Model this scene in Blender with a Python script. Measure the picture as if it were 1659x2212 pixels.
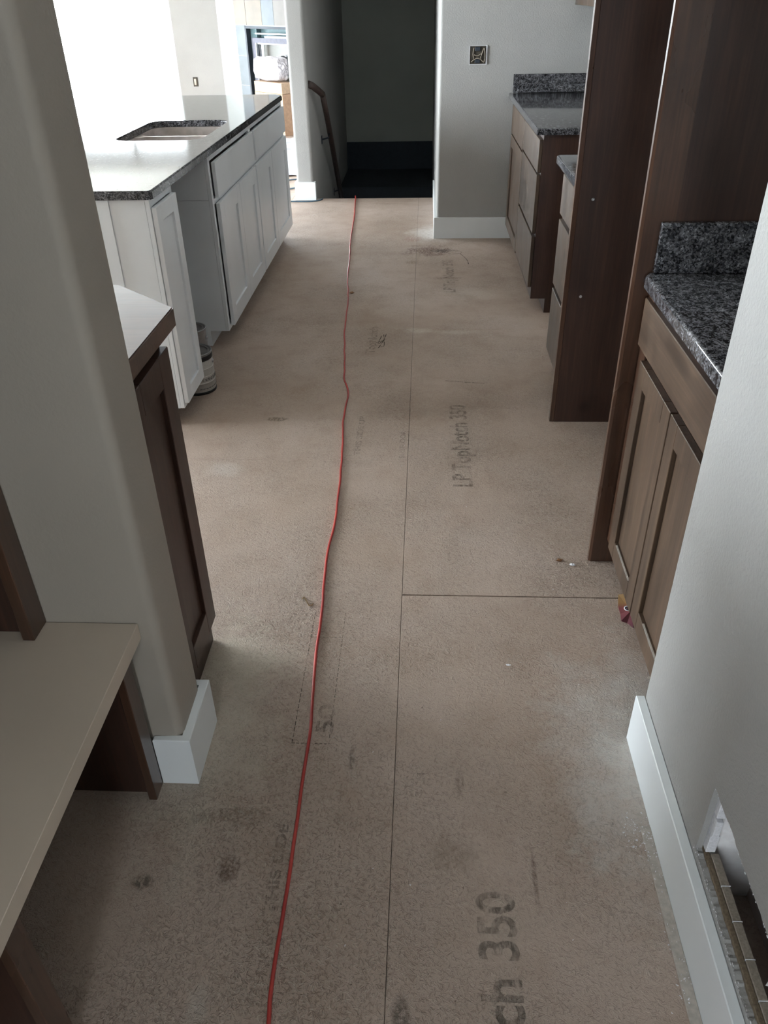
import bpy, bmesh, math, random
from mathutils import Vector, Matrix, noise
random.seed(7)
for o in list(bpy.data.objects):
    bpy.data.objects.remove(o, do_unlink=True)
SC = bpy.context.scene
COL = SC.collection

# ------------------------------------------------------------------ camera
cd = bpy.data.cameras.new('camera')
cam = bpy.data.objects.new('camera', cd)
COL.objects.link(cam)
cd.sensor_fit = 'VERTICAL'
cd.sensor_height = 24.0
cd.lens = 1699.15 / 2212 * 24.0
cd.clip_start = 0.02
cr = Vector((0.99879041, 0.04592201, -0.01757502))
cu = Vector((-0.01078736, 0.55337134, 0.83286481))
cf = Vector((-0.04797234, 0.8316678, -0.55319737))
cam.matrix_world = Matrix(((cr.x, cu.x, -cf.x, 0), (cr.y, cu.y, -cf.y, 0), (cr.z, cu.z, -cf.z, 1.62), (0, 0, 0, 1)))
SC.camera = cam

# ------------------------------------------------------------------ sky, light, exposure
wd = bpy.data.worlds.new('sky')
SC.world = wd
wd.use_nodes = True
nt = wd.node_tree
bg = nt.nodes['Background']
bg.inputs[0].default_value = (0.895, 0.94, 1.0, 1)
bg.inputs[1].default_value = 9.0
SC.view_settings.view_transform = 'Standard'
SC.view_settings.look = 'None'
SC.view_settings.gamma = 1
SC.view_settings.use_curve_mapping = False
SC.view_settings.exposure = 2.4


def portal(name, loc, rot, sx, sy):
    ld = bpy.data.lights.new(name, 'AREA')
    ld.shape = 'RECTANGLE'
    ld.size, ld.size_y = sx, sy
    ld.cycles.is_portal = True
    o = bpy.data.objects.new(name, ld)
    COL.objects.link(o)
    o.location = loc
    o.rotation_euler = rot


PI = math.pi
portal('portal_patio', (-4.9, 12.98, 1.1), (-PI / 2, 0, 0), 2.6, 2.2)       # faces -Y
portal('portal_living', (-6.3, 8.8, 1.25), (0, -PI / 2, 0), 1.9, 3.6)
portal('portal_rear_small', (-0.15, -2.6, 1.35), (PI / 2, 0, 0), 0.6, 0.7)
portal('portal_dining', (-4.6, 3.85, 1.25), (0, -PI / 2, 0), 2.4, 2.8)
portal('portal_rear', (-1.16, -1.85, 1.25), (0, -PI / 2, 0), 1.3, 0.8)


# ------------------------------------------------------------------ material helpers
def lin(c):
    def f(v):
        v /= 255.0
        return v / 12.92 if v <= 0.04045 else ((v + 0.055) / 1.055) ** 2.4
    return (f(c[0]), f(c[1]), f(c[2]), 1)


class M:
    def __init__(s, name, rough=0.6, metal=0.0, spec=0.5):
        s.m = bpy.data.materials.new(name)
        s.m.use_nodes = True
        s.t = s.m.node_tree
        s.b = s.t.nodes['Principled BSDF']
        s.b.inputs['Roughness'].default_value = rough
        s.b.inputs['Metallic'].default_value = metal
        s.b.inputs['Specular IOR Level'].default_value = spec

    def n(s, typ, **kw):
        n = s.t.nodes.new(typ)
        for k, v in kw.items():
            if k in n.inputs:
                n.inputs[k].default_value = v
            else:
                setattr(n, k, v)
        return n

    def l(s, a, b):
        s.t.links.new(a, b)

    def co(s, scale=(1, 1, 1), rot=(0, 0, 0), loc=(0, 0, 0)):
        if not hasattr(s, 'tc'):
            s.tc = s.n('ShaderNodeNewGeometry')
        mp = s.n('ShaderNodeMapping')
        mp.inputs['Scale'].default_value = scale
        mp.inputs['Rotation'].default_value = rot
        mp.inputs['Location'].default_value = loc
        s.l(s.tc.outputs['Position'], mp.inputs['Vector'])
        return mp.outputs[0]

    def rot_scale(s, ang, scale, loc=(0, 0, 0)):
        a = s.co((1, 1, 1), (0, 0, ang))
        mp = s.n('ShaderNodeMapping')
        mp.inputs['Scale'].default_value = scale
        mp.inputs['Location'].default_value = loc
        s.l(a, mp.inputs['Vector'])
        return mp.outputs[0]

    def noise(s, vec, scale, detail=3, rough=0.5, dist=0.0):
        n = s.n('ShaderNodeTexNoise')
        n.inputs['Scale'].default_value = scale
        n.inputs['Detail'].default_value = detail
        n.inputs['Roughness'].default_value = rough
        n.inputs['Distortion'].default_value = dist
        s.l(vec, n.inputs['Vector'])
        return n.outputs[0]

    def ramp(s, fac, stops, interp='LINEAR'):
        r = s.n('ShaderNodeValToRGB')
        e = r.color_ramp.elements
        r.color_ramp.interpolation = interp
        while len(e) < len(stops):
            e.new(0.5)
        for el, (p, c) in zip(e, stops):
            el.position = p
            el.color = c if len(c) == 4 else (*c, 1)
        s.l(fac, r.inputs[0])
        return r.outputs[0]

    def mix(s, fac, a, b, blend='MIX'):
        x = s.n('ShaderNodeMix', data_type='RGBA', blend_type=blend)
        for v, i in ((fac, 0), (a, 6), (b, 7)):
            if isinstance(v, (int, float)):
                x.inputs[i].default_value = v
            elif isinstance(v, tuple):
                x.inputs[i].default_value = v
            else:
                s.l(v, x.inputs[i])
        return x.outputs[2]

    def math(s, op, a, b=0.0, c=None, clamp=False):
        x = s.n('ShaderNodeMath', operation=op, use_clamp=clamp)
        for i, v in enumerate((a, b) if c is None else (a, b, c)):
            if isinstance(v, (int, float)):
                x.inputs[i].default_value = v
            else:
                s.l(v, x.inputs[i])
        return x.outputs[0]

    def color(s, c):
        if isinstance(c, tuple):
            s.b.inputs['Base Color'].default_value = c
        else:
            s.l(c, s.b.inputs['Base Color'])
        return s

    def bump(s, h, strength=0.3, dist=0.002):
        b = s.n('ShaderNodeBump')
        b.inputs['Strength'].default_value = strength
        b.inputs['Distance'].default_value = dist
        s.l(h, b.inputs['Height'])
        s.l(b.outputs[0], s.b.inputs['Normal'])
        return s


def g(v):
    return (v, v, v, 1)


def paint(name, rgb, rough=0.55, peel=0.0, spec=0.4):
    m = M(name, rough, 0, spec)
    c = lin(rgb)
    v = m.noise(m.co(), 2.2, 3)
    m.color(m.mix(m.ramp(v, [(0.3, g(0)), (0.7, g(1))]), (c[0] * .94, c[1] * .94, c[2] * .94, 1), (c[0] * 1.04, c[1] * 1.04, c[2] * 1.04, 1)))
    if peel:
        a = m.noise(m.co(), 130, 3, 0.55)
        b = m.noise(m.co(loc=(3, 1, 2)), 330, 2)
        m.bump(m.math('ADD', m.ramp(a, [(0.38, g(0)), (0.66, g(1))]), m.math('MULTIPLY', b, 0.35)), peel, 0.0012)
    else:
        m.bump(m.noise(m.co(), 260, 2), 0.06, 0.0006)
    return m.m


def wood(name, dark, light, rough=0.38, axis=2, knots=True, spec=0.5, coat=0.0):
    m = M(name, rough, 0, spec)
    sc = [26, 26, 26]
    sc[axis] = 1.6
    gr = m.noise(m.co(tuple(sc)), 1.0, 5, 0.6, 0.6)
    sc2 = [150, 150, 150]
    sc2[axis] = 5
    fine = m.noise(m.co(tuple(sc2)), 1.0, 3)
    big = m.noise(m.co((5, 5, 2.2)), 1.0, 4, 0.55, 0.8)
    col = m.mix(m.ramp(gr, [(0.3, g(0)), (0.72, g(1))]), lin(dark), lin(light))
    col = m.mix(m.math('MULTIPLY', m.ramp(big, [(0.4, g(0)), (0.75, g(1))]), 0.55), col, (lin(light)[0] * 1.25, lin(light)[1] * 1.15, lin(light)[2] * 1.0, 1))
    col = m.mix(m.math('MULTIPLY', m.ramp(fine, [(0.45, g(1)), (0.62, g(0))]), 0.28), col, (lin(dark)[0] * .55, lin(dark)[1] * .55, lin(dark)[2] * .55, 1))
    if knots:
        vo = m.n('ShaderNodeTexVoronoi')
        vo.inputs['Scale'].default_value = 3.1
        m.l(m.co((1, 1, 0.9)), vo.inputs['Vector'])
        col = m.mix(m.ramp(vo.outputs['Distance'], [(0.0, g(0.75)), (0.045, g(0.45)), (0.1, g(0))]), col, (lin(dark)[0] * .35, lin(dark)[1] * .3, lin(dark)[2] * .3, 1))
    m.color(col)
    m.bump(fine, 0.12, 0.0008)
    rr = m.ramp(big, [(0.2, g(rough - 0.08)), (0.8, g(rough + 0.1))])
    m.l(rr, m.b.inputs['Roughness'])
    if coat:
        m.b.inputs['Coat Weight'].default_value = coat
        m.b.inputs['Coat Roughness'].default_value = 0.12
    return m.m


def granite(name):
    m = M(name, 0.07, 0, 0.45)
    v = m.n('ShaderNodeTexVoronoi')
    v.inputs['Scale'].default_value = 230
    dv = m.n('ShaderNodeVectorMath', operation='ADD')
    nz = m.n('ShaderNodeTexNoise')
    nz.inputs['Scale'].default_value = 120
    m.l(m.co(), nz.inputs['Vector'])
    sc = m.n('ShaderNodeVectorMath', operation='SCALE')
    sc.inputs['Scale'].default_value = 0.012
    m.l(nz.outputs['Color'], sc.inputs[0])
    m.l(m.co(), dv.inputs[0])
    m.l(sc.outputs[0], dv.inputs[1])
    m.l(dv.outputs[0], v.inputs['Vector'])
    sep = m.n('ShaderNodeSeparateColor')
    m.l(v.outputs['Color'], sep.inputs[0])
    clump = m.noise(m.co(), 42, 3)
    fac = m.math('ADD', m.math('MULTIPLY', sep.outputs[0], 0.62), m.math('MULTIPLY', m.ramp(clump, [(0.3, g(0)), (0.7, g(1))]), 0.38))
    col = m.ramp(fac, [(0.0, lin((26, 26, 28))), (0.28, lin((52, 52, 56))), (0.48, lin((86, 85, 87))), (0.66, lin((112, 112, 116))), (0.86, lin((146, 146, 150)))], 'CONSTANT')
    m.color(col)
    return m.m


# ------------------------------------------------------------------ mesh helpers
def link(name, me, mat, parent=None, smooth=False, loc=None):
    o = bpy.data.objects.new(name, me)
    COL.objects.link(o)
    if mat is not None:
        if isinstance(mat, (list, tuple)):
            for x in mat:
                me.materials.append(x)
        else:
            me.materials.append(mat)
    if smooth:
        for p in me.polygons:
            p.use_smooth = True
    if parent is not None:
        o.parent = parent
        o.matrix_parent_inverse = Matrix.Translation(-world_loc(parent))
    if loc is not None:
        o.location = loc
    return o


LOCS = {}


def world_loc(o):
    v = Vector(o.location)
    p = o.parent
    if p is not None:
        v = v + Vector(o.matrix_parent_inverse.translation) + world_loc(p)
    return v


def tag(o, label=None, cat=None, group=None, kind=None):
    if label:
        o['label'] = label
    if cat:
        o['category'] = cat
    if group:
        o['group'] = group
    if kind:
        o['kind'] = kind
    return o


def thing(name, label, cat, loc, group=None):
    o = bpy.data.objects.new(name, None)
    COL.objects.link(o)
    o.location = loc
    o.empty_display_size = 0.05
    return tag(o, label, cat, group)


def b_box(bm, x0, x1, y0, y1, z0, z1, bev=0.0, seg=1):
    r = bmesh.ops.create_cube(bm, size=1)
    for v in r['verts']:
        v.co = Vector(((x0 + x1) / 2 + v.co.x * (x1 - x0), (y0 + y1) / 2 + v.co.y * (y1 - y0), (z0 + z1) / 2 + v.co.z * (z1 - z0)))
    if bev > 0:
        es = list({e for v in r['verts'] for e in v.link_edges})
        bmesh.ops.bevel(bm, geom=es, offset=bev, segments=seg, affect='EDGES', profile=0.5)
    return r


def b_prism(bm, pts, axis, a, b):
    """pts: 2-D outline in the two other axes (in order x,y,z without axis)."""
    def mk(p, t):
        if axis == 0:
            return (t, p[0], p[1])
        if axis == 1:
            return (p[0], t, p[1])
        return (p[0], p[1], t)
    va = [bm.verts.new(mk(p, a)) for p in pts]
    vb = [bm.verts.new(mk(p, b)) for p in pts]
    n = len(pts)
    bm.faces.new(va)
    bm.faces.new(list(reversed(vb)))
    for i in range(n):
        bm.faces.new((va[i], vb[i], vb[(i + 1) % n], va[(i + 1) % n]))


def b_plate_hole(bm, outer, inners, axis, a, b):
    """flat plate with holes, extruded along axis from a to b."""
    def mk(p, t):
        if axis == 0:
            return (t, p[0], p[1])
        if axis == 1:
            return (p[0], t, p[1])
        return (p[0], p[1], t)
    es = []
    for loop in [outer] + inners:
        vs = [bm.verts.new(mk(p, a)) for p in loop]
        es += [bm.edges.new((vs[i], vs[(i + 1) % len(vs)])) for i in range(len(vs))]
    r = bmesh.ops.triangle_fill(bm, edges=es, use_beauty=True, use_dissolve=False)
    fs = [f for f in r['geom'] if isinstance(f, bmesh.types.BMFace)]
    ex = bmesh.ops.extrude_face_region(bm, geom=fs)
    vs = [v for v in ex['geom'] if isinstance(v, bmesh.types.BMVert)]
    d = Vector((0, 0, 0))
    d[axis] = b - a
    bmesh.ops.translate(bm, verts=vs, vec=d)


def done(name, bm, mat, parent=None, smooth=False, autos=False):
    bmesh.ops.recalc_face_normals(bm, faces=bm.faces[:])
    me = bpy.data.meshes.new(name)
    bm.to_mesh(me)
    bm.free()
    o = link(name, me, mat, parent, smooth or autos)
    if autos:
        try:
            me.set_sharp_from_angle(angle=math.radians(35))
        except Exception:
            pass
    return o


def box(name, x0, x1, y0, y1, z0, z1, mat, parent=None, bev=0.0015, seg=1):
    bm = bmesh.new()
    b_box(bm, x0, x1, y0, y1, z0, z1, bev, seg)
    return done(name, bm, mat, parent)


def boxes(name, lst, mat, parent=None, bev=0.0015):
    bm = bmesh.new()
    for q in lst:
        b_box(bm, *q, bev)
    return done(name, bm, mat, parent)


def rect_round(x0, x1, y0, y1, r, n=8):
    pts = []
    for cx, cy, a0 in ((x1 - r, y1 - r, 0), (x0 + r, y1 - r, 90), (x0 + r, y0 + r, 180), (x1 - r, y0 + r, 270)):
        for i in range(n + 1):
            a = math.radians(a0 + 90 * i / n)
            pts.append((cx + r * math.cos(a), cy + r * math.sin(a)))
    return pts


def b_tube(bm, pts, rad, seg=8, cap=True, flat=1.0):
    rings = []
    pts = [Vector(p) for p in pts]
    for i, p in enumerate(pts):
        t = (pts[min(i + 1, len(pts) - 1)] - pts[max(i - 1, 0)]).normalized()
        up = Vector((0, 0, 1)) if abs(t.z) < 0.95 else Vector((1, 0, 0))
        s = t.cross(up).normalized()
        u = s.cross(t).normalized()
        rr = rad(i) if callable(rad) else rad
        rings.append([bm.verts.new(p + s * rr * math.cos(2 * PI * k / seg) + u * rr * flat * math.sin(2 * PI * k / seg)) for k in range(seg)])
    for a, b in zip(rings, rings[1:]):
        for k in range(seg):
            bm.faces.new((a[k], a[(k + 1) % seg], b[(k + 1) % seg], b[k]))
    if cap:
        bm.faces.new(list(reversed(rings[0])))
        bm.faces.new(rings[-1])


def b_lathe(bm, prof, cx, cy, seg=40):
    rings = []
    for r, z in prof:
        if r < 1e-6:
            rings.append([bm.verts.new((cx, cy, z))])
        else:
            rings.append([bm.verts.new((cx + r * math.cos(2 * PI * k / seg), cy + r * math.sin(2 * PI * k / seg), z)) for k in range(seg)])
    for a, b in zip(rings, rings[1:]):
        for k in range(seg):
            k2 = (k + 1) % seg
            if len(a) == 1 and len(b) == 1:
                continue
            if len(a) == 1:
                bm.faces.new((a[0], b[k2], b[k]))
            elif len(b) == 1:
                bm.faces.new((a[k], a[k2], b[0]))
            else:
                bm.faces.new((a[k], a[k2], b[k2], b[k]))


def b_cyl(bm, p0, p1, r, seg=16):
    b_tube(bm, [p0, p1], r, seg)


def smooth_pts(pts, n=6):
    out = []
    P = [Vector(p) for p in pts]
    for i in range(len(P) - 1):
        p0, p1, p2, p3 = P[max(i - 1, 0)], P[i], P[i + 1], P[min(i + 2, len(P) - 1)]
        for k in range(n):
            t = k / n
            out.append(0.5 * ((2 * p1) + (p2 - p0) * t + (2 * p0 - 5 * p1 + 4 * p2 - p3) * t * t + (3 * p1 - p0 - 3 * p2 + p3) * t ** 3))
    out.append(P[-1])
    return out


# ------------------------------------------------------------------ materials
WALL = paint('greige_wall_paint', (161, 160, 157), 0.6, 0.55)
WALL_S = paint('greige_wall_shade_smooth', (158, 150, 140), 0.6, 0.18)  # same greige paint, darkened and warmed for shade and bounce at the near end
WHITE = paint('white_trim_paint', (226, 230, 232), 0.35)
BENCHP = paint('greige_bench_paint', (200, 186, 170), 0.42)
CABW = paint('white_cabinet_paint', (228, 232, 236), 0.32)
CEIL = paint('ceiling_paint', (225, 225, 220), 0.8, 0.5)
STWALL = paint('stair_wall_paint', (150, 153, 146), 0.7, 0.4)
DARKW = wood('dark_stained_alder', (44, 28, 22), (72, 48, 38), 0.42)
DARKR = wood('red_brown_stained_wood', (58, 39, 29), (88, 61, 46), 0.3, knots=False, coat=0.5)
MIDW = wood('medium_brown_alder', (48, 36, 28), (94, 76, 61), 0.36)
MIDWH = wood('medium_brown_alder_horizontal', (48, 36, 28), (94, 76, 61), 0.36, axis=1)
DESKT = wood('dark_satin_top', (72, 54, 46), (96, 74, 64), 0.34, axis=0, knots=False, coat=0.12)
GRAN = granite('speckled_granite')


def m_simple(name, rgb, rough=0.5, metal=0.0, nscale=30, amt=0.12, spec=0.5):
    m = M(name, rough, metal, spec)
    c = lin(rgb)
    v = m.noise(m.co(), nscale, 3)
    m.color(m.mix(m.ramp(v, [(0.3, g(0)), (0.7, g(1))]), tuple(x * (1 - amt) for x in c[:3]) + (1,), tuple(min(1, x * (1 + amt)) for x in c[:3]) + (1,)))
    return m.m


STEEL = m_simple('brushed_steel', (180, 182, 186), 0.28, 1.0)
SINKM = m_simple('sink_composite', (178, 170, 166), 0.35, 0.3)
TIN = m_simple('can_tin', (170, 172, 175), 0.3, 1.0)
BLACKP = m_simple('black_plastic', (22, 22, 24), 0.45)
BLACKM = m_simple('black_metal', (52, 58, 66), 0.4, 0.3)
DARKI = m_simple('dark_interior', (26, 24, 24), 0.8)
BULK = m_simple('bulkhead_shade_dark', (40, 48, 56), 0.8)  # gloom of the stairwell is put into this dark colour
LABELW = m_simple('can_label_paper', (176, 172, 166), 0.55, nscale=160, amt=0.08)
CARD = m_simple('cardboard', (196, 160, 132), 0.8)
PLY = m_simple('raw_wood_edge', (112, 98, 80), 0.85, nscale=220, amt=0.3)
TABM = m_simple('grey_flange_tabs', (142, 132, 120), 0.7, nscale=240, amt=0.22)
PLASTER = m_simple('white_gypsum', (222, 222, 226), 0.9, nscale=200)
SHIMM = m_simple('dusty_shim_and_glint_grey', (176, 169, 160), 0.8, nscale=90, amt=0.15)
BOUNCEG = m_simple('outdoor_concrete', (190, 190, 186), 0.9)
WIREM = m_simple('wire_sheath', (142, 132, 118), 0.6)
BOXM = m_simple('electrical_box', (62, 56, 46), 0.7)


def m_cord():
    m = M('red_cord_rubber', 0.42, 0, 0.45)
    v = m.noise(m.co((20, 6, 20)), 1.0, 3)
    m.color(m.mix(m.ramp(v, [(0.3, g(0)), (0.7, g(1))]), lin((150, 44, 42)), lin((186, 70, 62))))
    return m.m


CORDM = m_cord()


def m_floor():
    m = M('osb_subfloor', 0.62, 0, 0.35)
    big = m.noise(m.co(), 1.3, 4, 0.55)
    med = m.noise(m.co(loc=(5, 3, 0)), 6.5, 4, 0.6)
    base = m.mix(m.ramp(big, [(0.35, g(0)), (0.68, g(1))]), lin((168, 149, 135)), lin((186, 169, 157)))
    base = m.mix(m.math('MULTIPLY', m.ramp(med, [(0.48, g(0)), (0.75, g(1))]), 0.35), base, lin((148, 124, 106)))
    # strands pressed into the board: flecks in three directions
    total = None
    light = None
    for i, (ang, s) in enumerate(((0.25, 1.0), (1.45, 1.15), (2.35, 0.9), (0.85, 1.3), (1.95, 0.8), (2.85, 1.1))):
        n = m.noise(m.rot_scale(ang, (190 * s, 52 * s, 30), (i * 7.1, i * 3.3, 0)), 1.0, 2, 0.55, 0.3)
        d = m.ramp(n, [(0.61, g(0)), (0.69, g(1))])
        lt = m.ramp(n, [(0.31, g(1)), (0.38, g(0))])
        total = d if total is None else m.math('MAXIMUM', total, d)
        light = lt if light is None else m.math('MAXIMUM', light, lt)
    dens = m.ramp(m.noise(m.co(loc=(1, 9, 4)), 2.6, 3), [(0.35, g(0.25)), (0.7, g(1))])
    fl = m.math('MULTIPLY', total, dens)
    base = m.mix(m.math('MULTIPLY', fl, 0.46), base, lin((92, 76, 62)))
    base = m.mix(m.math('MULTIPLY', m.math('MULTIPLY', light, dens), 0.34), base, lin((205, 196, 184)))
    # small dark specks
    sp = m.noise(m.co(), 88, 2)
    base = m.mix(m.math('MULTIPLY', m.ramp(sp, [(0.73, g(0)), (0.76, g(1))]), 0.6), base, lin((70, 56, 44)))
    geo = m.n('ShaderNodeSeparateXYZ')
    m.l(m.tc.outputs['Position'], geo.inputs[0])
    X, Y = geo.outputs[0], geo.outputs[1]
    edge = m.noise(m.co(loc=(2, 2, 2)), 9, 5, 0.65)
    fine = m.noise(m.co(loc=(8, 2, 2)), 48, 4, 0.65)

    def blob(cx, cy, rx, ry, lo=0.55, hi=1.0, wob=0.55):
        dx = m.math('DIVIDE', m.math('SUBTRACT', X, cx), rx)
        dy = m.math('DIVIDE', m.math('SUBTRACT', Y, cy), ry)
        d = m.math('SQRT', m.math('ADD', m.math('MULTIPLY', dx, dx), m.math('MULTIPLY', dy, dy)))
        d = m.math('ADD', d, m.math('MULTIPLY', m.math('SUBTRACT', edge, 0.5), wob * 3))
        d = m.math('ADD', d, m.math('MULTIPLY', m.math('SUBTRACT', fine, 0.5), wob * 1.5))
        return m.ramp(d, [(lo, g(1)), (min(hi, 1.0), g(0))])

    # primer overspray and plaster dust along the walls
    patchy = m.ramp(fine, [(0.32, g(0.45)), (0.62, g(1))])
    for (cx, cy, rx, ry, col, amt) in (
            (0.60, 1.36, 0.30, 0.42, (205, 205, 200), 0.62),
            (0.58, 1.15, 0.20, 0.40, (205, 205, 200), 0.30),
            (-0.56, 1.40, 0.20, 0.46, (206, 202, 184), 0.48),
            (-0.52, 1.66, 0.22, 0.12, (206, 202, 180), 0.26),
            (-0.80, 2.74, 0.10, 0.07, (215, 212, 205), 0.32),
            (0.05, 6.42, 0.22, 0.30, (232, 230, 226), 0.6),
            (0.35, 4.95, 0.30, 0.12, (214, 206, 194), 0.3),
            (-0.03, 4.30, 0.10, 0.05, (220, 216, 206), 0.4),
            (0.18, 4.28, 0.16, 0.04, (220, 216, 206), 0.3),
            (-0.42, 0.72, 0.03, 0.05, (190, 184, 174), 0.5),
            (-0.40, 0.60, 0.035, 0.03, (190, 184, 174), 0.4)):
        k = blob(cx, cy, rx, ry, 0.35, 1.0)
        base = m.mix(m.math('MULTIPLY', m.math('MULTIPLY', k, patchy), amt), base, lin(col))
    # spills and scuffs
    broken = m.ramp(m.noise(m.co((1, 0.6, 1), loc=(3, 7, 1)), 85, 4, 0.7), [(0.40, g(0.12)), (0.56, g(1))])
    for (cx, cy, rx, ry, col, amt, wob) in (
            (0.02, 5.95, 0.20, 0.16, (96, 66, 54), 0.85, 0.75),
            (0.12, 5.93, 0.09, 0.05, (52, 44, 42), 0.8, 0.6),
            (-0.09, 6.28, 0.09, 0.10, (150, 112, 92), 0.7, 0.6),
            (-0.09, 5.65, 0.05, 0.06, (130, 108, 78), 0.6, 0.6),
            (0.14, 5.28, 0.13, 0.035, (128, 108, 92), 0.5, 0.7),
            (-0.03, 0.70, 0.024, 0.055, (58, 52, 44), 0.7, 0.25),
            (-0.42, 1.00, 0.03, 0.035, (84, 58, 40), 0.75, 0.6),
            (-0.44, 1.13, 0.09, 0.03, (96, 78, 62), 0.5, 0.8),
            (-0.17, 1.30, 0.01, 0.06, (78, 70, 58), 0.65, 0.4),
            (0.255, 1.00, 0.007, 0.09, (84, 66, 56), 0.6, 0.3),
            (0.10, 1.24, 0.012, 0.04, (92, 76, 64), 0.5, 0.3),
            (-0.66, 3.19, 0.045, 0.02, (84, 74, 56), 0.7, 0.8),
            (-0.60, 0.96, 0.03, 0.02, (52, 44, 36), 0.7, 0.5),
            (-0.05, 5.9, 0.03, 0.35, (146, 128, 108), 0.4, 0.5),
            (0.08, 1.05, 0.07, 0.06, (96, 80, 66), 0.3, 0.6)):
        k = m.math('MULTIPLY', blob(cx, cy, rx, ry, 0.45, 1.0, wob * 1.15), broken)
        base = m.mix(m.math('MULTIPLY', k, amt), base, lin(col))
    m.color(base)
    h = m.math('SUBTRACT', m.math('MULTIPLY', light, 0.8), total)
    h = m.math('MULTIPLY', h, dens)
    h = m.math('ADD', h, m.math('MULTIPLY', m.noise(m.co(), 160, 3), 0.5))
    m.bump(h, 1.0, 0.0018)
    m.l(m.ramp(med, [(0.3, g(0.5)), (0.7, g(0.7))]), m.b.inputs['Roughness'])
    return m.m


FLOORM = m_floor()


def m_print(name, rgb, alpha, scale=70):
    m = M(name, 0.7, 0, 0.2)
    m.color(lin(rgb))
    a = m.noise(m.co((1, 0.35, 1)), scale, 4, 0.7)
    b = m.noise(m.co(loc=(4, 4, 0)), 14, 3)
    k = m.math('MULTIPLY', m.ramp(a, [(0.36, g(0)), (0.56, g(1))]), m.ramp(b, [(0.3, g(0.35)), (0.62, g(1))]))
    m.l(m.math('MULTIPLY', k, alpha), m.b.inputs['Alpha'])
    return m.m


INK = m_print('faded_ink', (58, 60, 54), 0.47)
INKF = m_print('very_faded_ink', (66, 62, 50), 0.42)


def m_glass():
    m = bpy.data.materials.new('window_glass')
    m.use_nodes = True
    t = m.node_tree
    t.nodes.clear()
    out = t.nodes.new('ShaderNodeOutputMaterial')
    mx = t.nodes.new('ShaderNodeMixShader')
    tr = t.nodes.new('ShaderNodeBsdfTransparent')
    gl = t.nodes.new('ShaderNodeBsdfGlossy')
    gl.inputs['Roughness'].default_value = 0.03
    tr.inputs[0].default_value = (0.95, 0.97, 0.97, 1)
    lw = t.nodes.new('ShaderNodeLayerWeight')
    lw.inputs[0].default_value = 0.25
    mu = t.nodes.new('ShaderNodeMath')
    mu.operation = 'MULTIPLY_ADD'
    mu.inputs[1].default_value = 0.5
    mu.inputs[2].default_value = 0.04
    t.links.new(lw.outputs['Fresnel'], mu.inputs[0])
    t.links.new(mu.outputs[0], mx.inputs[0])
    t.links.new(tr.outputs[0], mx.inputs[1])
    t.links.new(gl.outputs[0], mx.inputs[2])
    t.links.new(mx.outputs[0], out.inputs[0])
    return m


GLASS = m_glass()

# ================================================================== SETTING
CZ = 2.62
floor = box('floor', -6.6, 1.6, -3.0, 13.3, -0.30, -0.019, DARKI, None, 0)
# cut the stairwell by building the slab in pieces instead
bpy.data.objects.remove(floor, do_unlink=True)
floor = boxes('floor', [(-6.6, 1.6, -3.0, 7.735, -0.30, -0.0195), (-6.6, -1.19, 7.735, 13.3, -0.30, -0.0195)], DARKI, None, 0)
tag(floor, kind='structure')
xs = [-6.55, -5.965, -4.784, -3.603, -2.422, -1.241, -0.060, 1.121, 1.55]
pn = 0
for i in range(len(xs) - 1):
    off = 1.957 if i % 2 == 0 else 2.815
    y = off - 2.363 * 3
    while y < 13.2:
        y0, y1 = max(y, -3.0), min(y + 2.363, 13.2)
        y += 2.363
        if y1 - y0 < 0.05:
            continue
        x0, x1 = xs[i], xs[i + 1]
        lim = 7.725
        if x0 >= -1.25:
            if y0 > lim - 0.05:
                continue
            y1 = min(y1, lim)
        gx = 0.0006
        gy = 0.0022 if (i == 6 and abs(y0 - 1.957) < 0.1) or (i == 6 and abs(y1 - 1.957) < 0.1) else 0.0006
        box('subfloor_panel', x0 + gx, x1 - gx, y0 + gy, y1 - gy, -0.019, 0.0, FLOORM, floor, 0.001)
        pn += 1
# strip of subfloor that fills the living side beside the stairwell wall
box('subfloor_panel', -1.2397, -1.185, 7.728, 13.2, -0.019, 0.0, FLOORM, floor, 0.001)


def text_mesh(name, s, size, x, y, z, rot, mat, parent, sx=1.0, sy=1.0, offset=0.022):
    cu_ = bpy.data.curves.new('txt', 'FONT')
    cu_.body = s
    cu_.size = 1.0
    cu_.offset = offset
    ob = bpy.data.objects.new('txt', cu_)
    COL.objects.link(ob)
    dg = bpy.context.evaluated_depsgraph_get()
    dg.update()
    me = bpy.data.meshes.new_from_object(ob.evaluated_get(dg))
    bpy.data.objects.remove(ob, do_unlink=True)
    bpy.data.curves.remove(cu_)
    mxx = max(v.co.x for v in me.vertices)
    mnx = min(v.co.x for v in me.vertices)
    mny = min(v.co.y for v in me.vertices)
    mxy = max(v.co.y for v in me.vertices)
    c, sn = math.cos(rot), math.sin(rot)
    for v in me.vertices:
        a = (v.co.x - mnx) / (mxx - mnx) * size
        b = (v.co.y) / (mxy) * sx
        v.co = Vector((x + a * c - b * sn, y + a * sn + b * c, z))
    return link(name, me, mat, parent)


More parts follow.
